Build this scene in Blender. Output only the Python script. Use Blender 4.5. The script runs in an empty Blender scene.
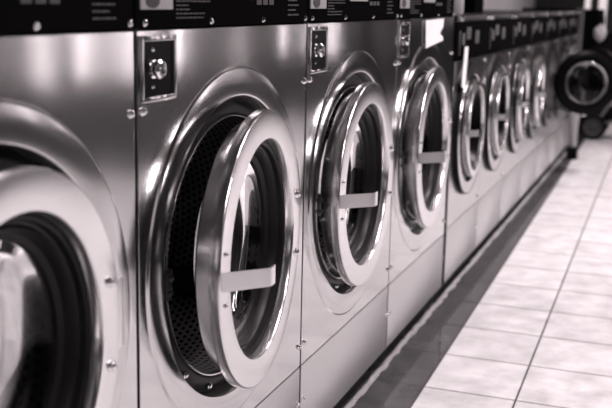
import bpy, bmesh, math, random
from mathutils import Vector, Matrix
random.seed(4)
PI = math.pi
sc = bpy.context.scene
C = sc.collection

# ------------------------------------------------------------------ camera
F, YAW, PITCH, ROLL = 999.928, 0.3585, 0.1814, 0.0209
FZ = 1.081                                   # height of the steel fronts' top edge above the floor
fw = Vector((-math.sin(YAW)*math.cos(PITCH), math.cos(YAW)*math.cos(PITCH), -math.sin(PITCH)))
rt = Vector((math.cos(YAW), math.sin(YAW), 0)); up = rt.cross(fw)
r2 = rt*math.cos(ROLL) + up*math.sin(ROLL); u2 = -rt*math.sin(ROLL) + up*math.cos(ROLL)
cd = bpy.data.cameras.new('camera'); cam = bpy.data.objects.new('camera', cd); C.objects.link(cam)
m = Matrix((r2, u2, -fw)).transposed().to_4x4(); m.translation = Vector((0.784, 0, 0.0531 + FZ))
cam.matrix_world = m
cd.sensor_width = 36; cd.lens = F/612*36
cd.shift_y = -21.654/612
cd.clip_start = 0.02
cd.dof.use_dof = True; cd.dof.focus_distance = 2.1; cd.dof.aperture_fstop = 4.2
sc.camera = cam
# ------------------------------------------------------------------ world, exposure
sc.view_settings.view_transform = 'Standard'; sc.view_settings.look = 'None'
sc.view_settings.gamma = 1; sc.view_settings.exposure = 0.15
sc.view_settings.use_curve_mapping = False
w = bpy.data.worlds.new('world'); sc.world = w; w.use_nodes = True
w.node_tree.nodes['Background'].inputs[0].default_value = (1, .9, .93, 1)
w.node_tree.nodes['Background'].inputs[1].default_value = 0.0
TINT = (1.0, 0.87, 0.905)
def area(name, loc, rot, sx, sy, power, spread=PI):
    l = bpy.data.lights.new(name, 'AREA'); l.shape = 'RECTANGLE'; l.size = sx; l.size_y = sy
    l.energy = power; l.color = TINT; l.spread = spread
    o = bpy.data.objects.new(name, l); C.objects.link(o); o.location = loc; o.rotation_euler = rot
    return o
# lamps in the ceiling fixtures (x, y, watts)
LAMPS = [(1.9, 0.7, 60), (1.15, 2.6, 42), (1.15, 5.0, 74), (1.15, 7.4, 60), (1.15, 9.8, 45)]  # first one added off the row to light floor mirrored in the handles
for x, y, p in LAMPS:
    area('ceiling_lamp', (x, y, 2.655), (0, 0, 0), .22, 1.15, p, math.radians(128))
WIN_E = 5.0
WALL_R = 2.6
# unseen windows added in the right wall for streaks in the steel (y centre, width, z low, z high, emission)
REFLECT_WINS = [(1.3, .9, .75, 1.5, .5), (4.7, .12, .6, 2.3, 7), (5.35, .14, .6, 2.3, 9), (6.5, .17, .6, 2.3, 12), (8.9, .24, .6, 2.3, 8)]
NEARWIN = [(-.8, .4, .6, 1.8, .9), (1.3, 2.2, .8, 1.9, .6)]

# ------------------------------------------------------------------ materials
def mat(name, col, rough=.5, metal=0, **k):
    mm = bpy.data.materials.new(name); mm.use_nodes = True
    b = mm.node_tree.nodes['Principled BSDF']
    b.inputs['Base Color'].default_value = (*col, 1); b.inputs['Roughness'].default_value = rough
    b.inputs['Metallic'].default_value = metal
    for kk, v in k.items():
        b.inputs[kk.replace('_', ' ')].default_value = v
    return mm
def N(mm, t, **k):
    n = mm.node_tree.nodes.new(t)
    for kk, v in k.items(): setattr(n, kk, v)
    return n
def L(mm, a, ao, b, bi): mm.node_tree.links.new(a.outputs[ao], b.inputs[bi])
def bsdf(mm): return mm.node_tree.nodes['Principled BSDF']

def brushed(name, col, rough, aniso, warp=.0, grain=.05, warpscale=3.0):
    mm = mat(name, col, rough, 1.0); b = bsdf(mm)
    b.inputs['Anisotropic'].default_value = aniso
    cx = N(mm, 'ShaderNodeCombineXYZ'); cx.inputs[2].default_value = 1
    L(mm, cx, 0, b, 'Tangent')
    geo = N(mm, 'ShaderNodeNewGeometry')
    mp = N(mm, 'ShaderNodeMapping'); mp.inputs['Scale'].default_value = (4, 3, 260)
    L(mm, geo, 'Position', mp, 0)
    n1 = N(mm, 'ShaderNodeTexNoise'); n1.inputs['Scale'].default_value = 1; n1.inputs['Detail'].default_value = 3
    L(mm, mp, 0, n1, 'Vector')
    mr = N(mm, 'ShaderNodeMapRange'); mr.inputs[3].default_value = rough-grain; mr.inputs[4].default_value = rough+grain
    L(mm, n1, 0, mr, 0); L(mm, mr, 0, b, 'Roughness')
    if warp:
        mp2 = N(mm, 'ShaderNodeMapping'); mp2.inputs['Scale'].default_value = (1, 1.5, .12)
        L(mm, geo, 'Position', mp2, 0)
        n2 = N(mm, 'ShaderNodeTexNoise'); n2.inputs['Scale'].default_value = warpscale; n2.inputs['Detail'].default_value = .5
        L(mm, mp2, 0, n2, 'Vector')
        bp = N(mm, 'ShaderNodeBump'); bp.inputs['Strength'].default_value = 1; bp.inputs['Distance'].default_value = warp
        L(mm, n2, 0, bp, 'Height'); L(mm, bp, 0, b, 'Normal')
    return mm
STEEL = brushed('brushed_steel', (.58, .58, .58), .13, .25, warp=.009, grain=.012, warpscale=2.2)
STEEL_LOW = brushed('brushed_steel_small', (.50, .50, .50), .2, .3, warp=.006, grain=.012)
STEEL_FLAT = brushed('brushed_steel_lower', (.58, .58, .58), .34, .2, grain=.015)
CHROME = brushed('polished_ring', (.74, .74, .74), .2, .0, grain=.02)
SHINY = mat('bright_chrome', (.85, .85, .85), .1, 1)
BLACK = mat('black_panel', (.004, .004, .004), .5, Specular_IOR_Level=.0)
BLACKG = mat('black_gloss', (.002, .002, .002), .3, Specular_IOR_Level=.05)
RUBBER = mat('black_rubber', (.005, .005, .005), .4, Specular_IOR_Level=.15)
HOUSE = mat('dark_housing', (.012, .012, .012), .6)
DARKMETAL = mat('dark_steel', (.10, .10, .10), .3, 1)
INK = mat('grey_print', (.045, .045, .045), .7)
PALE = mat('pale_label', (.30, .30, .30), .5)
PALE2 = mat('grey_display', (.05, .05, .05), .6)
PAPER = mat('white_paper', (.85, .85, .85), .8)
TAPE = mat('tape', (.6, .6, .6), .4)
GLASS = mat('door_glass', (.55, .55, .55), .02, 0, Transmission_Weight=1.0, IOR=1.22)
# perforated drum: rows of dark holes over steel
def perforated(name, base):
    mm = mat(name, base, .6, 1); b = bsdf(mm)
    tc = N(mm, 'ShaderNodeTexCoord'); sx = N(mm, 'ShaderNodeSeparateXYZ'); L(mm, tc, 'Object', sx, 0)
    at = N(mm, 'ShaderNodeMath', operation='ARCTAN2'); L(mm, sx, 'Y', at, 0); L(mm, sx, 'Z', at, 1)
    def cell(src, sock, k, off=None):
        a = N(mm, 'ShaderNodeMath', operation='MULTIPLY'); L(mm, src, sock, a, 0); a.inputs[1].default_value = k
        if off is not None:
            ad = N(mm, 'ShaderNodeMath', operation='ADD'); L(mm, a, 0, ad, 0); L(mm, off, 0, ad, 1); a = ad
        f = N(mm, 'ShaderNodeMath', operation='FRACT'); L(mm, a, 0, f, 0)
        s = N(mm, 'ShaderNodeMath', operation='SUBTRACT'); L(mm, f, 0, s, 0); s.inputs[1].default_value = .5
        p = N(mm, 'ShaderNodeMath', operation='POWER'); L(mm, s, 0, p, 0); p.inputs[1].default_value = 2
        return p
    row = N(mm, 'ShaderNodeMath', operation='MULTIPLY'); L(mm, sx, 'X', row, 0); row.inputs[1].default_value = 70
    fl = N(mm, 'ShaderNodeMath', operation='FLOOR'); L(mm, row, 0, fl, 0)
    hf = N(mm, 'ShaderNodeMath', operation='MULTIPLY'); L(mm, fl, 0, hf, 0); hf.inputs[1].default_value = .5
    c1 = cell(sx, 'X', 70); c2 = cell(at, 0, 17, hf)
    s = N(mm, 'ShaderNodeMath', operation='ADD'); L(mm, c1, 0, s, 0); L(mm, c2, 0, s, 1)
    g = N(mm, 'ShaderNodeMath', operation='GREATER_THAN'); L(mm, s, 0, g, 0); g.inputs[1].default_value = .085
    mx = N(mm, 'ShaderNodeMix', data_type='RGBA'); L(mm, g, 0, mx, 0)
    mx.inputs[6].default_value = (.002, .002, .002, 1); mx.inputs[7].default_value = (*base, 1)
    L(mm, mx, 2, b, 'Base Color')
    return mm
PERF = perforated('perforated_drum', (.17, .17, .17))

# ------------------------------------------------------------------ mesh helpers
def obj(name, bm, material, parent=None, smooth=True, loc=None):
    bmesh.ops.recalc_face_normals(bm, faces=bm.faces)
    me = bpy.data.meshes.new(name); bm.to_mesh(me); bm.free()
    me.materials.append(material)
    if smooth:
        for p in me.polygons: p.use_smooth = True
        me.set_sharp_from_angle(angle=math.radians(35))
    o = bpy.data.objects.new(name, me); C.objects.link(o)
    if parent: o.parent = parent
    if loc: o.location = loc
    return o
def box(bm, x0, x1, y0, y1, z0, z1, bev=0, seg=2):
    t = bmesh.new()
    bmesh.ops.create_cube(t, size=1)
    for v in t.verts:
        v.co = Vector(((x0+x1)/2 + v.co.x*(x1-x0), (y0+y1)/2 + v.co.y*(y1-y0), (z0+z1)/2 + v.co.z*(z1-z0)))
    if bev: bmesh.ops.bevel(t, geom=t.edges[:], offset=bev, segments=seg, profile=.6, affect='EDGES')
    me = bpy.data.meshes.new('t'); t.to_mesh(me); t.free(); bm.from_mesh(me); bpy.data.meshes.remove(me)
    return bm
def lathe(bm, prof, n=96, cy=0, cz=0, closed=False, M=None):
    """prof: list of (r, x) turned about the x axis through (cy, cz)"""
    rings = []
    for r, x in prof:
        if r < 1e-5:
            rings.append([bm.verts.new((x, cy, cz))]); continue
        rings.append([bm.verts.new((x, cy + r*math.cos(2*PI*i/n), cz + r*math.sin(2*PI*i/n))) for i in range(n)])
    idx = list(range(len(rings)-1)) + ([len(rings)-1] if closed else [])
    for k in idx:
        a, b = rings[k], rings[(k+1) % len(rings)]
        for i in range(n):
            j = (i+1) % n
            if len(a) == 1 and len(b) == 1: continue
            if len(a) == 1: bm.faces.new((a[0], b[i], b[j]))
            elif len(b) == 1: bm.faces.new((a[i], a[j], b[0]))
            else: bm.faces.new((a[i], a[j], b[j], b[i]))
    if M:
        for rg in rings:
            for v in rg: v.co = M @ v.co
    return rings
def tube(bm, pts, r, n=12):
    pts = [Vector(p) for p in pts]; prev = None; rings = []
    for i, p in enumerate(pts):
        d = (pts[min(i+1, len(pts)-1)] - pts[max(i-1, 0)]).normalized()
        a = Vector((0, 0, 1)) if abs(d.z) < .9 else Vector((1, 0, 0))
        if prev is None: u = d.cross(a).normalized()
        else: u = (prev - d*prev.dot(d)).normalized()
        prev = u; v = d.cross(u)
        rr = r[i] if isinstance(r, (list, tuple)) else r
        rings.append([bm.verts.new(p + (u*math.cos(2*PI*k/n) + v*math.sin(2*PI*k/n))*rr) for k in range(n)])
    for a, b in zip(rings, rings[1:]):
        for k in range(n): bm.faces.new((a[k], a[(k+1) % n], b[(k+1) % n], b[k]))
    bm.faces.new(rings[0]); bm.faces.new(rings[-1][::-1])
def tag(o, label=None, cat=None, group=None, kind=None):
    if label: o['label'] = label
    if cat: o['category'] = cat
    if group: o['group'] = group
    if kind: o['kind'] = kind
    return o
def empty(name, loc):
    o = bpy.data.objects.new(name, None); C.objects.link(o); o.location = loc; return o
kids = {}
def copy_tree(o, parent=None):
    c = o.copy(); C.objects.link(c); c.parent = parent
    for ch in [x for x in bpy.data.objects if x.parent == o and x is not c]:
        copy_tree(ch, c)
    return c
def struct(name, bm, m_, smooth=False): return tag(obj(name, bm, m_, None, smooth), kind='structure')

# ------------------------------------------------------------------ room
TROT = .0163
def tiles_material():
    mm = mat('floor_tiles', (.6, .6, .6), .3); b = bsdf(mm)
    geo = N(mm, 'ShaderNodeNewGeometry')
    vr = N(mm, 'ShaderNodeVectorRotate', rotation_type='Z_AXIS'); vr.inputs['Angle'].default_value = -TROT
    L(mm, geo, 'Position', vr, 0)
    sx = N(mm, 'ShaderNodeSeparateXYZ'); L(mm, vr, 0, sx, 0)
    TW, TY, X2, Y2 = .272, .3044, .1768, 3.7575*.74
    def edge(sock, off, size):
        a = N(mm, 'ShaderNodeMath', operation='SUBTRACT'); L(mm, sx, sock, a, 0); a.inputs[1].default_value = off
        d = N(mm, 'ShaderNodeMath', operation='DIVIDE'); L(mm, a, 0, d, 0); d.inputs[1].default_value = size
        f = N(mm, 'ShaderNodeMath', operation='FRACT'); L(mm, d, 0, f, 0)
        s = N(mm, 'ShaderNodeMath', operation='SUBTRACT'); L(mm, f, 0, s, 0); s.inputs[1].default_value = .5
        ab = N(mm, 'ShaderNodeMath', operation='ABSOLUTE'); L(mm, s, 0, ab, 0)
        g = N(mm, 'ShaderNodeMath', operation='GREATER_THAN'); L(mm, ab, 0, g, 0); g.inputs[1].default_value = .5 - .0028/size
        fl = N(mm, 'ShaderNodeMath', operation='FLOOR'); L(mm, d, 0, fl, 0)
        return g, fl
    gx, fx = edge('X', X2, TW); gy, fy = edge('Y', Y2, TY)
    gm = N(mm, 'ShaderNodeMath', operation='MAXIMUM'); L(mm, gx, 0, gm, 0); L(mm, gy, 0, gm, 1)
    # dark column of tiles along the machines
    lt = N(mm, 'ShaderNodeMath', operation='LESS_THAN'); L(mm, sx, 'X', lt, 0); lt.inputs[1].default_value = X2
    # tone per tile + cloudy mottling
    cb = N(mm, 'ShaderNodeCombineXYZ'); L(mm, fx, 0, cb, 0); L(mm, fy, 0, cb, 1)
    wn = N(mm, 'ShaderNodeTexWhiteNoise'); L(mm, cb, 0, wn, 'Vector')
    n1 = N(mm, 'ShaderNodeTexNoise'); n1.inputs['Scale'].default_value = 9; n1.inputs['Detail'].default_value = 6; n1.inputs['Roughness'].default_value = .62
    L(mm, geo, 'Position', n1, 'Vector')
    r1 = N(mm, 'ShaderNodeMapRange'); r1.inputs[1].default_value = .3; r1.inputs[2].default_value = .7; r1.inputs[3].default_value = .68; r1.inputs[4].default_value = 1.15
    L(mm, n1, 0, r1, 0)
    r2_ = N(mm, 'ShaderNodeMapRange'); r2_.inputs[3].default_value = .93; r2_.inputs[4].default_value = 1.05
    L(mm, wn, 'Value', r2_, 0)
    mu = N(mm, 'ShaderNodeMath', operation='MULTIPLY'); L(mm, r1, 0, mu, 0); L(mm, r2_, 0, mu, 1)
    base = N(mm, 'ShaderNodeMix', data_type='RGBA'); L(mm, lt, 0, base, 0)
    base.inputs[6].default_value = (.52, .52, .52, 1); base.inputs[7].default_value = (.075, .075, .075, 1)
    sc_ = N(mm, 'ShaderNodeVectorMath', operation='SCALE'); L(mm, base, 2, sc_, 0); L(mm, mu, 0, sc_, 'Scale')
    gr = N(mm, 'ShaderNodeMix', data_type='RGBA'); L(mm, gm, 0, gr, 0); L(mm, sc_, 0, gr, 6); gr.inputs[7].default_value = (.008, .008, .008, 1)
    L(mm, gr, 2, b, 'Base Color')
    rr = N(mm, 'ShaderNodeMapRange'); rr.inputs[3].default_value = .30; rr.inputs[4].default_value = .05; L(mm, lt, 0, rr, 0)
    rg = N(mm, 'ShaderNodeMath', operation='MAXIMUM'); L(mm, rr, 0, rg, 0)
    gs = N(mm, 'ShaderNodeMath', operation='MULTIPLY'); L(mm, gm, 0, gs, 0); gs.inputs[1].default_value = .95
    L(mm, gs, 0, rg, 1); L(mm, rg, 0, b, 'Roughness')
    n3 = N(mm, 'ShaderNodeTexNoise'); n3.inputs['Scale'].default_value = 14; L(mm, geo, 'Position', n3, 'Vector')
    sb = N(mm, 'ShaderNodeMath', operation='SUBTRACT'); L(mm, n3, 0, sb, 0); L(mm, gm, 0, sb, 1)
    bp = N(mm, 'ShaderNodeBump'); bp.inputs['Strength'].default_value = .35; bp.inputs['Distance'].default_value = .0007
    L(mm, n3, 0, bp, 'Height'); L(mm, bp, 0, b, 'Normal')
    return mm
X0, X1, Y0, Y1, H = -1.0, WALL_R, -2.2, 12.6, 2.7
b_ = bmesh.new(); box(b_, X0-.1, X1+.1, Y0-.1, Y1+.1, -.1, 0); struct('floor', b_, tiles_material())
FARW = mat('far_wall_paint', (.05, .05, .05), .8); WALLM = mat('painted_wall', (.85, .85, .85), .8); DARKW = mat('dark_wall', (.012, .012, .012), .7)
CEIL = mat('ceiling_board', (.06, .06, .06), .9)
b_ = bmesh.new(); box(b_, X0-.1, X1+.1, Y0-.1, Y1+.1, H, H+.1); struct('ceiling', b_, CEIL)
b_ = bmesh.new(); box(b_, X0-.1, X0, Y0, Y1, 0, H); struct('wall_left', b_, WALLM)
def wall_with_holes(name, axis, pos, thick, lo, hi, holes, m_):
    """holes: (a0, a1, z0, z1) along the wall's run"""
    bm = bmesh.new(); holes = sorted(holes); cur = lo
    def add(a0, a1, z0, z1):
        if a1-a0 < 1e-4 or z1-z0 < 1e-4: return
        if axis == 'y': box(bm, pos, pos+thick, a0, a1, z0, z1)
        else: box(bm, a0, a1, pos, pos+thick, z0, z1)
    for a0, a1, z0, z1 in holes:
        add(cur, a0, 0, H); add(a0, a1, 0, z0); add(a0, a1, z1, H); cur = a1
    add(cur, hi, 0, H)
    return struct(name, bm, m_)
wall_with_holes('wall_near', 'x', Y0-.1, .1, X0, X1, [q[:4] for q in NEARWIN], DARKW)
wall_with_holes('wall_right', 'y', X1, .1, Y0, Y1, [(y-w_/2, y+w_/2, z0, z1) for y, w_, z0, z1, e in REFLECT_WINS], DARKW)
FARWIN = [(-.415, -.335, .85, 2.35), (-.255, -.145, .85, 2.35), (.45, 1.2, .85, 2.35), (1.4, 2.05, .85, 2.35)]
wall_with_holes('wall_far', 'x', Y1, .1, X0, X1, FARWIN, FARW)
FRAME = mat('window_frame_paint', (.25, .25, .25), .5)
def pane_mat(name, e):
    mm = bpy.data.materials.new(name); mm.use_nodes = True; nt = mm.node_tree
    nt.nodes.remove(bsdf(mm)); em = nt.nodes.new('ShaderNodeEmission')
    em.inputs[0].default_value = (*TINT, 1); em.inputs[1].default_value = e
    nt.links.new(em.outputs[0], nt.nodes['Material Output'].inputs[0]); return mm
wi = 1
for y, w_, z0, z1, e in REFLECT_WINS:
    f = bmesh.new()
    for (a, b2, c, d) in ((y-w_/2, y-w_/2+.02, z0, z1), (y+w_/2-.02, y+w_/2, z0, z1), (y-w_/2, y+w_/2, z0, z0+.03), (y-w_/2, y+w_/2, z1-.03, z1)):
        box(f, X1+.01, X1+.06, a, b2, c, d)
    o = struct('window_%d' % wi, f, FRAME)
    p = bmesh.new(); box(p, X1+.012, X1+.02, y-w_/2+.01, y+w_/2-.01, z0+.01, z1-.01); obj('pane', p, pane_mat('daylight_%d' % wi, e), o, False)
    wi += 1
for k, (a0, a1, z0, z1) in enumerate(FARWIN):
    f = bmesh.new()
    for (a, b2, c, d) in ((a0, a0+.006, z0, z1), (a1-.006, a1, z0, z1), (a0, a1, z0, z0+.03), (a0, a1, z1-.03, z1)):
        box(f, a, b2, Y1+.01, Y1+.06, c, d)
    o = struct('window_%d' % wi, f, FRAME)
    p = bmesh.new(); box(p, a0+.002, a1-.002, Y1+.05, Y1+.058, z0+.01, z1-.01); obj('pane', p, pane_mat('daylight_%d' % wi, .75 if k < 2 else .6), o, False)
    wi += 1
for a0, a1, z0, z1, e in NEARWIN:
    f = bmesh.new()
    for (a, b2, c, d) in ((a0, a0+.03, z0, z1), (a1-.03, a1, z0, z1), (a0, a1, z0, z0+.03), (a0, a1, z1-.03, z1)):
        box(f, a, b2, Y0-.06, Y0-.01, c, d)
    o = struct('window_%d' % wi, f, FRAME)
    p = bmesh.new(); box(p, a0+.01, a1-.01, Y0-.058, Y0-.05, z0+.01, z1-.01); obj('pane', p, pane_mat('daylight_%d' % wi, e), o, False)
    wi += 1
# ceiling light fixtures around the lamps
for k, (x, y, p) in enumerate(LAMPS):
    bm = bmesh.new()
    for a in ((x-.15, x-.12, y-.62, y+.62), (x+.12, x+.15, y-.62, y+.62), (x-.15, x+.15, y-.65, y-.62), (x-.15, x+.15, y+.62, y+.65)):
        box(bm, a[0], a[1], a[2], a[3], 2.62, 2.7)
    box(bm, x-.15, x+.15, y-.65, y+.65, 2.67, 2.7)
    tag(obj('ceiling_light', bm, FRAME, None, False), 'long ceiling light fixture over the aisle, out of view above the washers', 'ceiling light', 'ceiling lights over the aisle')

# rough pale ledge of sealant along the toe of the machines
bm = bmesh.new(); prev = None; yy = .3
rnd = random.Random(9)
while yy < 7.9:
    j = rnd.uniform(-.005, .005); xl = -.036 + rnd.uniform(-.003, .003); xr = -.018 + j; h = .005 + rnd.uniform(0, .004)
    cur = [bm.verts.new(c) for c in ((xl, yy, 0), (xl+.003, yy, h), ((xl+xr)/2, yy, h+.002), (xr-.004, yy, h*.6), (xr, yy, 0))]
    if prev:
        for i in range(4): bm.faces.new((prev[i], prev[i+1], cur[i+1], cur[i]))
    prev = cur; yy += rnd.uniform(.015, .05)
MORTAR = mat('mortar', (.3, .3, .3), .6)
nz = N(MORTAR, 'ShaderNodeTexNoise'); nz.inputs['Scale'].default_value = 45; nz.inputs['Detail'].default_value = 5
cr = N(MORTAR, 'ShaderNodeValToRGB'); cr.color_ramp.elements[0].position = .4; cr.color_ramp.elements[0].color = (.05, .05, .05, 1)
cr.color_ramp.elements[1].position = .62; cr.color_ramp.elements[1].color = (.42, .42, .42, 1)
L(MORTAR, nz, 0, cr, 0); L(MORTAR, cr, 0, bsdf(MORTAR), 'Base Color')
struct('trim_1', bm, MORTAR, True)

# ------------------------------------------------------------------ large washers
W = .74; GAP = .0045
ZC = FZ - .418; ZS = FZ - .7925; ZB = FZ - .9923; ZT = FZ
CYL = .370
def rect_ring_panel(bm, y0, y1, z0, z1, cy, cz, prof, depth=.003, n=144, bev=.001):
    """steel sheet with folded edges and a turned relief around the opening"""
    angs = set(2*PI*i/n for i in range(n))
    for (yy, zz) in ((y0, z0), (y1, z0), (y0, z1), (y1, z1)):
        angs.add(math.atan2(zz-cz, yy-cy) % (2*PI))
    angs = sorted(angs); cl = [angs[0]]
    for a in angs[1:]:
        if a-cl[-1] > 1e-3: cl.append(a)
    # corners must stay exact: replace neighbours
    corners = [math.atan2(zz-cz, yy-cy) % (2*PI) for (yy, zz) in ((y0, z0), (y1, z0), (y0, z1), (y1, z1))]
    cl = sorted([a for a in cl if all(abs(a-c) > .012 for c in corners)] + corners)
    def hit(a, inset):
        c, s = math.cos(a), math.sin(a); t = 1e9
        if c > 1e-9: t = min(t, (y1-inset-cy)/c)
        if c < -1e-9: t = min(t, (y0+inset-cy)/c)
        if s > 1e-9: t = min(t, (z1-inset-cz)/s)
        if s < -1e-9: t = min(t, (z0+inset-cz)/s)
        return cy+c*t, cz+s*t
    rings = []
    for ins, x in ((0, -depth), (0, -bev), (bev*.3, -bev*.3), (bev, 0), (bev+.0006, 0)):
        r = []
        for a in cl:
            yy, zz = hit(a, 0)
            # inset by clamping keeps the corners crisp
            yy = min(max(yy, y0+ins), y1-ins); zz = min(max(zz, z0+ins), z1-ins)
            r.append(bm.verts.new((x, yy, zz)))
        rings.append(r)
    for rr, x in prof:
        rings.append([bm.verts.new((x, cy+rr*math.cos(a), cz+rr*math.sin(a))) for a in cl])
    m_ = len(cl)
    for a, b2 in zip(rings, rings[1:]):
        for i in range(m_):
            j = (i+1) % m_
            bm.faces.new((a[i], a[j], b2[j], b2[i]))
BIGPROF = [(.3456, 0), (.345, 0), (.3438, .0006), (.3415, .0026), (.340, .0032), (.3392, .0033), (.315, .0036), (.2925, .0038), (.2918, .0037), (.2900, .0028), (.2885, .000), (.287, -.008), (.285, -.03)]
def screw_mesh():
    bm = bmesh.new()
    lathe(bm, [(.0072, 0), (.0072, .001), (.0050, .0022), (.0050, .0045), (.0035, .0058), (0, .0062)], 16)
    me = obj('screw', bm, SHINY)
    d = me.data; bpy.data.objects.remove(me); return d
SCREW = screw_mesh()
def screw(parent, x, y, z, s=1, name='screw'):
    o = bpy.data.objects.new(name, SCREW); C.objects.link(o); o.parent = parent; o.location = (x, y, z); o.scale = (s, s, s)
    return o
def bent_strap(bm, pts, half, th):
    """flat bar bent through pts (x, y), width 2*half in z, thickness th towards -x side"""
    n = len(pts); outer = [Vector(p) for p in pts]; inner = []
    for i in range(n):
        d = (outer[min(i+1, n-1)] - outer[max(i-1, 0)]).normalized()
        inner.append(outer[i] + Vector((-d.y, d.x)).normalized()*th*(1))
    rows = []
    for o_, i_ in zip(outer, inner):
        rows.append([bm.verts.new((o_.x, o_.y, -half)), bm.verts.new((o_.x, o_.y, half)), bm.verts.new((i_.x, i_.y, half)), bm.verts.new((i_.x, i_.y, -half))])
    for a, b2 in zip(rows, rows[1:]):
        for k in range(4): bm.faces.new((a[k], a[(k+1) % 4], b2[(k+1) % 4], b2[k]))
    bm.faces.new(rows[0]); bm.faces.new(rows[-1][::-1])

def make_big():
    root = empty('front_loading_washer', (0, 0, 0))
    g = GAP
    # cabinet behind the sheets
    bm = bmesh.new()
    box(bm, -.74, -.60, g, W-g, 0.02, FZ+.27)
    box(bm, -.62, -.0035, g, g+.012, ZB, FZ+.27); box(bm, -.62, -.0035, W-g-.012, W-g, ZB, FZ+.27)
    box(bm, -.62, -.012, g, W-g, FZ+.258, FZ+.27, .002); box(bm, -.62, -.05, g+.01, W-g-.01, 0, .09)
    obj('cabinet', bm, HOUSE, root, False)
    bm = bmesh.new(); rect_ring_panel(bm, g, W-g, ZS+.0015, ZT, CYL, ZC, BIGPROF); obj('front_panel', bm, STEEL, root)
    bm = bmesh.new(); box(bm, -.003, 0, g, W-g, ZB, ZS-.0015, .0008); box(bm, -.018, -.003, g+.013, W-g-.013, ZB, ZS-.0015); obj('lower_panel', bm, STEEL_FLAT, root)
    # black annulus, throat and drum
    bm = bmesh.new(); lathe(bm, [(.290, -.03), (.283, -.026), (.274, -.018), (.264, -.013), (.257, -.013), (.254, -.018)], 96)
    obj('door_gasket', bm, RUBBER, root, loc=(0, CYL, ZC))
    bm = bmesh.new(); lathe(bm, [(.2535, -.0175), (.2515, -.013), (.2495, -.013), (.2475, -.016), (.246, -.022), (.2545, -.026)], 96, closed=True)
    obj('opening_rim', bm, CHROME, root, loc=(0, CYL, ZC))
    bm = bmesh.new(); lathe(bm, [(.2465, -.02), (.246, -.10), (.262, -.12), (.262, -.50), (.255, -.515), (.1, -.535), (0, -.535)], 96)
    drum = obj('drum', bm, PERF, root, loc=(0, CYL, ZC))
    for k in range(3):
        bm = bmesh.new(); a = 2*PI*k/3+.9
        t = bmesh.new(); box(t, -.48, -.14, -.028, .028, -.262, -.205, .014, 3)
        me = bpy.data.meshes.new('t'); t.to_mesh(me); t.free()
        me.transform(Matrix.Rotation(a, 4, 'X')); bm.from_mesh(me); bpy.data.meshes.remove(me)
        obj('drum_lifter', bm, DARKMETAL, drum)
    for a in (155, 195, 228, 252):
        a = math.radians(a); screw(root, -.014, CYL+.271*math.cos(a), ZC+.271*math.sin(a), .9, 'gasket_bolt')
    bm = bmesh.new(); box(bm, -.02, .004, -.283, -.262, -.035, .02, .003); box(bm, -.004, .010, -.279, -.266, .000, .010, .002); box(bm, -.004, .010, -.279, -.266, -.026, -.018, .002)
    obj('latch_strike', bm, DARKMETAL, root, loc=(0, CYL, ZC))
    # control panel
    bm = bmesh.new(); box(bm, -.03, -.001, g, W-g, FZ+.002, FZ+.255, .002); cp = obj('control_panel', bm, BLACK, root)
    bm = bmesh.new(); box(bm, -.002, .0012, .016, .119, FZ+.032, FZ+.125, .001); d = obj('display_window', bm, PALE, cp)
    bm = bmesh.new()
    lathe(bm, [(.022, 0), (.022, .0012), (0, .0014)], 20); 
    for v in bm.verts: v.co.z *= .55
    obj('pictogram', bm, mat('dark_print', (.03, .03, .03), .5), cp, loc=(.0010, .052, FZ+.046))
    rr = random.Random(3)
    def textline(bm, y, z, wd, h):
        cur = y
        while cur < y+wd:
            l = rr.uniform(.006, .02); box(bm, -.0012, -.0006, cur, min(cur+l, y+wd), z, z+h); cur += l+.0025
    bm = bmesh.new()
    for k, wd in enumerate((.10, .105, .05, .045, .125, .12, .13, .1, .12, .1)): textline(bm, .133, FZ+.017+k*.0068, wd, .0024)
    obj('printed_text', bm, INK, cp, False)
    bm = bmesh.new()
    for k, wd in enumerate((.062, .045, .06, .05, .06)): textline(bm, .625, FZ+.018+k*.010, wd, .0032)
    obj('printed_text', bm, INK, cp, False)
    bm = bmesh.new()
    for k in range(3): box(bm, -.0012, -.0006, .462+k*.031, .462+k*.031+.023, FZ+.040, FZ+.050)
    obj('printed_mark', bm, INK, cp, False)
    bm = bmesh.new(); box(bm, -.002, .001, .295, .44, FZ+.050, FZ+.11, .001); obj('label', bm, PALE, cp)
    for y in (.030, .262, .493, W-.014): screw(root, -.001, y, FZ+.0115, .8)
    for z in (-.125, -.740, -.882):
        for y in (.021, W-.015): screw(root, 0, y, FZ+z, 1)
    # recessed black lock plate in a chrome frame
    bm = bmesh.new(); y0, y1, z0, z1 = .010, .125, FZ-.112, FZ-.008; t = .009
    for a in ((y0, y1, z1-t, z1), (y0, y1, z0, z0+t), (y0, y0+t, z0, z1), (y1-t, y1, z0, z1)): box(bm, -.004, .005, a[0], a[1], a[2], a[3], .002)
    lp = obj('lock_plate_frame', bm, STEEL, root)
    bm = bmesh.new(); box(bm, -.002, .0015, y0+t, y1-t, z0+t, z1-t); obj('lock_plate', bm, BLACKG, lp, False)
    bm = bmesh.new(); lathe(bm, [(.015, 0), (.015, .003), (.011, .004), (.011, .010), (.0155, .011), (.0155, .016), (.012, .019), (.006, .019), (.005, .014), (0, .014)], 32)
    box(bm, .012, .022, -.002, .002, -.010, .010, .001)
    obj('lock_knob', bm, SHINY, lp, loc=(.001, .050, FZ-.060))
    for dz in (-.028, +.030): screw(lp, .0015, .050, FZ-.060+dz, .5, 'screw')
    # door: origin on the hinge axis, disc centre at y = -OFF
    OFF = .275
    bm = bmesh.new()
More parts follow.
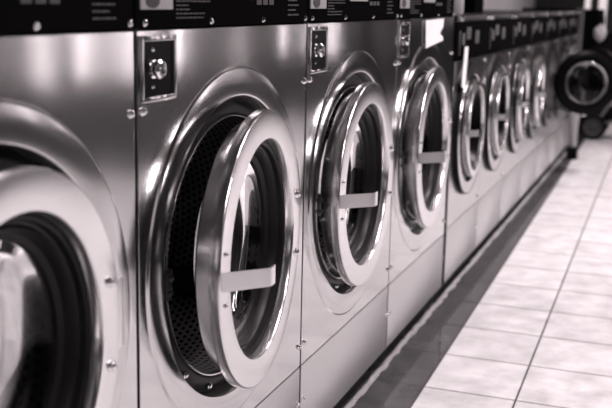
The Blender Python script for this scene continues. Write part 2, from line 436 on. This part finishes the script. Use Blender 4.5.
    lathe(bm, [(.262, 0), (.265, .002), (.2655, .018), (.2645, .0207), (.2630, .0220), (.2622, .0221), (.2370, .0222), (.2120, .0221), (.2112, .0220), (.2098, .0207), (.2085, .017),
               (.2065, .008), (.2055, -.002), (.2055, -.030), (.2065, -.034), (.234, -.034), (.238, -.030), (.239, -.004), (.245, 0)], 128, -OFF, 0, True)
    door = obj('door', bm, CHROME, root, loc=(.008, CYL+OFF, ZC))
    bm = bmesh.new(); lathe(bm, [(.2053, .001), (.202, .004), (.198, .001), (.196, -.008), (.192, -.010), (.188, -.007), (.184, -.012), (.181, -.024), (.177, -.026), (.172, -.030), (.170, -.042), (.178, -.044), (.2053, -.036)], 96, -OFF, 0, True)
    obj('glass_seal', bm, RUBBER, door)
    bm = bmesh.new(); lathe(bm, [(.178, -.034), (.174, -.035), (.170, -.038), (.162, -.050), (.150, -.060), (.12, -.067), (.06, -.070), (0, -.071),
                                  (0, -.077), (.06, -.076), (.123, -.073), (.153, -.066), (.167, -.055), (.176, -.040)], 96, -OFF, 0)
    obj('glass_bowl', bm, GLASS, door)
    bm = bmesh.new(); yl = -OFF-.252; x0 = .0215
    pts = [(x0-.001, yl-.006), (x0+.001, yl-.001), (x0+.006, yl+.005), (x0+.018, yl+.017), (x0+.034, yl+.032), (x0+.050, yl+.046), (x0+.064, yl+.058),
           (x0+.0665, yl+.062), (x0+.068, yl+.068), (x0+.0685, yl+.084)]
    bent_strap(bm, pts, .0165, .003)
    obj('handle', bm, SHINY2, door)
    bm = bmesh.new(); box(bm, -.004, .014, -.004, .020, -.055, .055, .003); 
    obj('hinge', bm, SHINY2, door)
    for dz in (-.064, .064):
        bmk = None
        screw(door, .0222, -.043, dz, 1.3, 'hinge_bolt')
    screw(door, .0225, -OFF-.236, .045, .7, 'handle_screw'); screw(door, .0225, -OFF-.236, -.045, .7, 'handle_screw')
    return root, door
SHINY2 = mat('handle_steel', (.85, .85, .85), .34, 1)
big, bigdoor = make_big()
def door_of(root): return next(o for o in bpy.data.objects if o.parent == root and o.name.startswith('door') and not o.name.startswith('door_'))
bigs = [(0.601, 5.0, 'nearest stainless front loading washer, cut off by the left picture edge'),
        (1.341, 6.5, 'second nearest stainless washer, its round door swung wider open than the rest'),
        (2.081, 2.0, 'third stainless washer from the left, in sharp focus, door slightly ajar'),
        (2.821, 2.0, 'stainless washer with white paper sheet taped to its upper right front')]
for i, (y, ang, lab) in enumerate(bigs):
    o = big if i == 0 else copy_tree(big)
    o.location = (0, y, 0)
    door_of(o).rotation_euler = (0, 0, math.radians(ang))
    tag(o, lab, 'washing machine', 'large washers at the near end of the row')

# paper sheet taped on the fourth washer
def sheet(name, pts, x, lab, cat, th=.0008):
    bm = bmesh.new()
    f = [bm.verts.new((x, y, FZ+z)) for y, z in pts]; k = [bm.verts.new((x+th, y, FZ+z)) for y, z in pts]
    bm.faces.new(f[::-1]); bm.faces.new(k)
    for i in range(len(pts)):
        j = (i+1) % len(pts); bm.faces.new((f[i], f[j], k[j], k[i]))
    return tag(obj(name, bm, PAPER, None, False), lab, cat)
sheet('paper_notice', [(3.125, -.006), (3.375, -.003), (3.370, -.030), (3.335, -.045), (3.33, -.053), (3.372, -.064), (3.374, -.076), (3.139, -.094)], .0055,
      'torn white paper sheet taped on upper front of fourth washer', 'paper')
sheet('paper_strip', [(3.685, -.108), (3.745, -.110), (3.722, -.262), (3.658, -.256)], .018,
      'narrow white paper strip hanging above the door of the first smaller washer', 'paper')

# ------------------------------------------------------------------ smaller washers
SW = .605; SZC = FZ-.435; SCY = .300
def make_small():
    root = empty('front_loading_washer', (0, 0, 0)); g = .003
    bm = bmesh.new()
    box(bm, -.68, -.55, g, SW-g, 0.02, FZ-.002); box(bm, -.56, -.0035, g, g+.012, ZB, FZ-.018); box(bm, -.56, -.0035, SW-g-.012, SW-g, ZB, FZ-.018)
    box(bm, -.56, -.02, g, SW-g, FZ-.012, FZ-.001, .002); box(bm, -.56, -.05, g+.01, SW-g-.01, 0, .09)
    obj('cabinet', bm, HOUSE, root, False)
    bm = bmesh.new()
    prof = [(.2626, 0), (.262, 0), (.2585, .0005), (.258, .015), (.256, .0165), (.235, .017), (.213, .0165), (.210, .014), (.209, -.02)]
    rect_ring_panel(bm, g, SW-g, ZS+.012, FZ-.16, SCY, SZC, prof, n=96); obj('front_panel', bm, STEEL_LOW, root)
    bm = bmesh.new(); box(bm, -.003, 0, g, SW-g, ZB, ZS+.009, .0008); box(bm, -.018, -.003, g+.013, SW-g-.013, ZB, ZS+.009); obj('lower_panel', bm, STEEL_FLAT, root)
    bm = bmesh.new(); lathe(bm, [(.2635, .001), (.2615, .0155), (.2575, .0175), (.2575, .001)], 96, closed=True); obj('wall_shade_band', bm, RUBBER, root, loc=(0, SCY, SZC))  # black band puts the dark reflection on the dish wall into colour
    bm = bmesh.new(); lathe(bm, [(.2095, -.025), (.205, -.045), (.19, -.050), (.188, -.08), (.20, -.09), (.20, -.42), (0, -.44)], 64)
    obj('drum', bm, PERF, root, loc=(0, SCY, SZC))
    bm = bmesh.new(); box(bm, -.03, .004, g, SW-g, FZ-.1605, FZ-.018, .001); cp = obj('control_panel', bm, BLACK, root)
    bm = bmesh.new(); box(bm, -.03, .006, g, SW-g, FZ-.017, FZ+.004, .003); obj('top_trim', bm, DARKMETAL, root)
    for y, z0, z1, w_ in ((.09, -.105, -.06, .05), (.17, -.085, -.04, .08), (.34, -.105, -.055, .07)):
        bm = bmesh.new(); box(bm, 0, .0055, y, y+w_, FZ+z0, FZ+z1, .001); obj('display_window', bm, PALE2, cp)
    bm = bmesh.new(); box(bm, 0, .006, .04, .065, FZ-.14, FZ-.05, .001); obj('coin_slot', bm, DARKMETAL, cp)
    for y in (.06, SW-.03): screw(root, .006, y, FZ-.006, 1.6)
    for z in (-.18, -.76, -.9): screw(root, 0, SW-.02, FZ+z, 1)
    OFF = .205
    bm = bmesh.new()
    lathe(bm, [(.198, -.026), (.203, -.022), (.203, -.004), (.199, 0), (.188, .006), (.163, .018), (.158, .016), (.146, -.006), (.138, -.02), (.131, -.030), (.134, -.036), (.150, -.038), (.172, -.034)], 96, -OFF, 0, True)
    door = obj('door', bm, BLACKG, root, loc=(.002, SCY+OFF, SZC))
    bm = bmesh.new()
    lathe(bm, [(.186, -.002), (.190, .003), (.191, .024), (.1895, .0285), (.187, .030), (.1862, .0301), (.175, .0303), (.1665, .0301), (.1657, .030), (.1635, .0285), (.1625, .024), (.1615, .010), (.170, .004)], 96, -OFF, 0, True)
    obj('door_ring', bm, CHROME, door)
    bm = bmesh.new()
    lathe(bm, [(.130, -.032), (.1335, -.038), (.131, -.041), (.127, -.040), (.127, -.030)], 64, -OFF, 0, True)
    obj('inner_ring', bm, CHROME, door)
    bm = bmesh.new()
    lathe(bm, [(.132, -.022), (.128, -.03), (.124, -.05), (.108, -.064), (.06, -.069), (0, -.070), (0, -.064), (.06, -.063), (.104, -.058), (.119, -.046), (.124, -.028), (.130, -.022)], 64, -OFF, 0)
    obj('glass_bowl', bm, GLASS, door)
    bm = bmesh.new(); pts = [(.026, -OFF-.180), (.033, -OFF-.172), (.056, -OFF-.152), (.058, -OFF-.147), (.059, -OFF-.138)]
    bent_strap(bm, pts, .012, .004); obj('handle', bm, SHINY2, door)
    bm = bmesh.new(); box(bm, -.005, .024, -.012, .014, -.06, .06, .003); obj('hinge', bm, DARKMETAL, door)
    return root
small = make_small()
smalls = [(3.600, 1.5, 'first smaller washer right after the four large ones, narrow white strip hanging on it'),
          (4.205, 1.5, 'second smaller washer in the row, chrome ringed door slightly open'),
          (4.810, 3, 'third smaller washer in the row, bright ringed door partly open'),
          (5.415, 3, 'fourth smaller washer in the row, just before the door that faces the camera'),
          (6.020, 110, 'fifth smaller washer, black rimmed round door swung fully out facing the camera'),
          (6.625, 84, 'sixth smaller washer, its open door half hidden behind another open door'),
          (7.230, 2, 'farthest washer in the row, mostly hidden behind the open doors')]
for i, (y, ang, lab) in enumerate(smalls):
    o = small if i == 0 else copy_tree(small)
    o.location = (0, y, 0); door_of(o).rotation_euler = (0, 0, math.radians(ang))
    tag(o, lab, 'washing machine', 'smaller washers at the far end of the row')

# ------------------------------------------------------------------ far end of the row
bm = bmesh.new(); box(bm, -.012, .036, 7.845, 7.895, 0, FZ+.03, .004)
tag(obj('upright_post', bm, mat('grey_paint', (.05, .05, .05), .5), None), 'grey square upright post at the far end of the washer row', 'post')
bm = bmesh.new(); box(bm, -.65, .035, 9.3, 9.9, .05, FZ+.015, .02, 3); box(bm, -.6, -.02, 9.35, 9.85, 0, .06)
cab = tag(obj('cabinet', bm, BLACK, None), 'black cabinet standing beyond the far end of the washer row', 'cabinet')
bm = bmesh.new(); box(bm, .033, .045, 9.34, 9.86, .12, FZ-.05, .004); obj('cabinet_door', bm, BLACK, cab)
bm = bmesh.new(); box(bm, .045, .06, 9.38, 9.40, .5, .7, .004); obj('handle', bm, DARKMETAL, cab)

# stroller, standing sideways across the aisle at the back
GREYF = mat('grey_frame_tube', (.16, .16, .16), .35, .6); FAB = mat('black_fabric', (.004, .004, .004), .9, Specular_IOR_Level=.05); TYRE = mat('tyre', (.004, .004, .004), .8, Specular_IOR_Level=.1)
HUB = mat('wheel_hub', (.02, .02, .02), .6); LIGHTP = mat('pale_plastic', (.35, .35, .35), .5); CLOTH = mat('white_cloth', (.38, .38, .38), .9)
def make_stroller(x, y):
    r = empty('stroller', (x, y, 0))
    def wheel(px, py, rad, wd):
        M = Matrix.Translation((px, py, rad)) @ Matrix.Rotation(PI/2, 4, 'Z')
        bm = bmesh.new(); lathe(bm, [(rad*.72, -wd/2), (rad*.9, -wd/2), (rad, -wd*.3), (rad, wd*.3), (rad*.9, wd/2), (rad*.72, wd/2)], 40, closed=True, M=M)
        t = obj('wheel', bm, TYRE, r)
        bm = bmesh.new(); lathe(bm, [(0, -wd*.42), (rad*.2, -wd*.45), (rad*.25, -wd*.25), (rad*.6, -wd*.2), (rad*.74, -wd*.35), (rad*.74, wd*.35), (rad*.6, wd*.2), (rad*.25, wd*.25), (rad*.2, wd*.45), (0, wd*.42)], 40, M=M)
        obj('wheel_hub', bm, HUB, t)
    for dy in (0, .42): wheel(.16, dy, .110, .04)
    for dy in (0, .42): wheel(.62, dy, .075, .035)
    bm = bmesh.new()
    for dy in (.035, .385):
        tube(bm, [(.16, dy, .11), (.30, dy, .34), (.55, dy, .62), (.78, dy, .95), (.84, dy, 1.0)], .012)
        tube(bm, [(.62, dy, .075), (.45, dy, .36), (.22, dy, .60)], .012)
        tube(bm, [(.16, dy, .11), (.40, dy, .2), (.62, dy, .12)], .009)
    tube(bm, [(.16, .0, .11), (.16, .42, .11)], .008); tube(bm, [(.84, .035, 1.0), (.84, .385, 1.0)], .014)
    obj('frame', bm, GREYF, r)
    bm = bmesh.new(); box(bm, .16, .50, .05, .37, .36, .46, .03, 3)
    t = bmesh.new(); box(t, -.03, .03, .05, .37, 0, .46, .025, 3); me = bpy.data.meshes.new('t'); t.to_mesh(me); t.free()
    me.transform(Matrix.Translation((.47, 0, .40)) @ Matrix.Rotation(.35, 4, 'Y')); bm.from_mesh(me); bpy.data.meshes.remove(me)
    obj('seat', bm, FAB, r)
    bm = bmesh.new(); n = 14
    pa = []
    for k in range(n+1):
        a = math.radians(-15 + 150*k/n)
        pa.append([bm.verts.new((.44-.31*math.cos(a)*1.0, .04+.34*j/6, .68+.33*math.sin(a)*(1-.12*abs(j/3-1)))) for j in range(7)])
    for a, b2 in zip(pa, pa[1:]):
        for j in range(6): bm.faces.new((a[j], a[j+1], b2[j+1], b2[j]))
    for j in (0, 6):
        c = bm.verts.new((.46, .04+.34*j/6, .60))
        for a, b2 in zip(pa, pa[1:]): bm.faces.new((a[j], b2[j], c))
    obj('hood', bm, FAB, r)
    bm = bmesh.new(); box(bm, .22, .58, .07, .35, .14, .27, .03, 3); obj('basket', bm, FAB, r)
    return r
st = make_stroller(-.07, 8.80)
tag(st, 'black stroller with grey tube frame standing at the far end of the aisle', 'stroller')
# crumpled white bundle lying on the hood
bm = bmesh.new(); bmesh.ops.create_icosphere(bm, subdivisions=4, radius=1)
from mathutils import noise
for v in bm.verts:
    d = 1 + .35*noise.noise(v.co*1.7) + .15*noise.noise(v.co*4.1)
    v.co = Vector((v.co.x*.05*d, v.co.y*.05*d, v.co.z*.062*d))
tag(obj('cloth_bundle', bm, CLOTH, None, loc=(.100, 8.762, FZ-.175)), 'blurred white cloth bundle beside the stroller hood at the far end', 'cloth')
# pale stand with a black foot in front of it
sd = empty('floor_stand', (.05, 7.60, 0)); tag(sd, 'short pale post on a black foot standing below the open door', 'stand')
bm = bmesh.new(); box(bm, -.036, .036, -.036, .036, 0, .095, .008); obj('foot', bm, TYRE, sd)
bm = bmesh.new(); tube(bm, [(0, 0, .08), (0, 0, .2), (0, 0, .34)], [.024, .026, .036], 20); obj('post', bm, LIGHTP, sd)
bm = bmesh.new(); bmesh.ops.create_uvsphere(bm, u_segments=16, v_segments=10, radius=.022); obj('knob', bm, SHINY, sd, loc=(.06, 0, .345))
bm = bmesh.new(); tube(bm, [(0, 0, .34), (.06, 0, .345)], .009); obj('arm', bm, DARKMETAL, sd)

# things standing on the smaller washers
bm = bmesh.new(); lathe(bm, [(0, 0), (.055, 0), (.06, .01), (.06, .15), (.05, .18), (.022, .20), (.022, .22), (0, .22)], 32, M=Matrix.Rotation(-PI/2, 4, 'Y'))
j = tag(obj('plastic_jug', bm, CLOTH, None, loc=(-.100, 3.9, FZ+.0045)), 'white plastic jug standing on the first smaller washer', 'jug')
bm = bmesh.new(); lathe(bm, [(.0, .221), (.027, .221), (.027, .25), (0, .252)], 24, M=Matrix.Rotation(-PI/2, 4, 'Y')); obj('cap', bm, BLACK, j)
bm = bmesh.new(); box(bm, -.30, -.095, 4.40, 4.60, FZ+.0045, FZ+.2, .006)
tag(obj('storage_box', bm, BLACK, None), 'black box standing on the smaller washers beside the white jug', 'box')
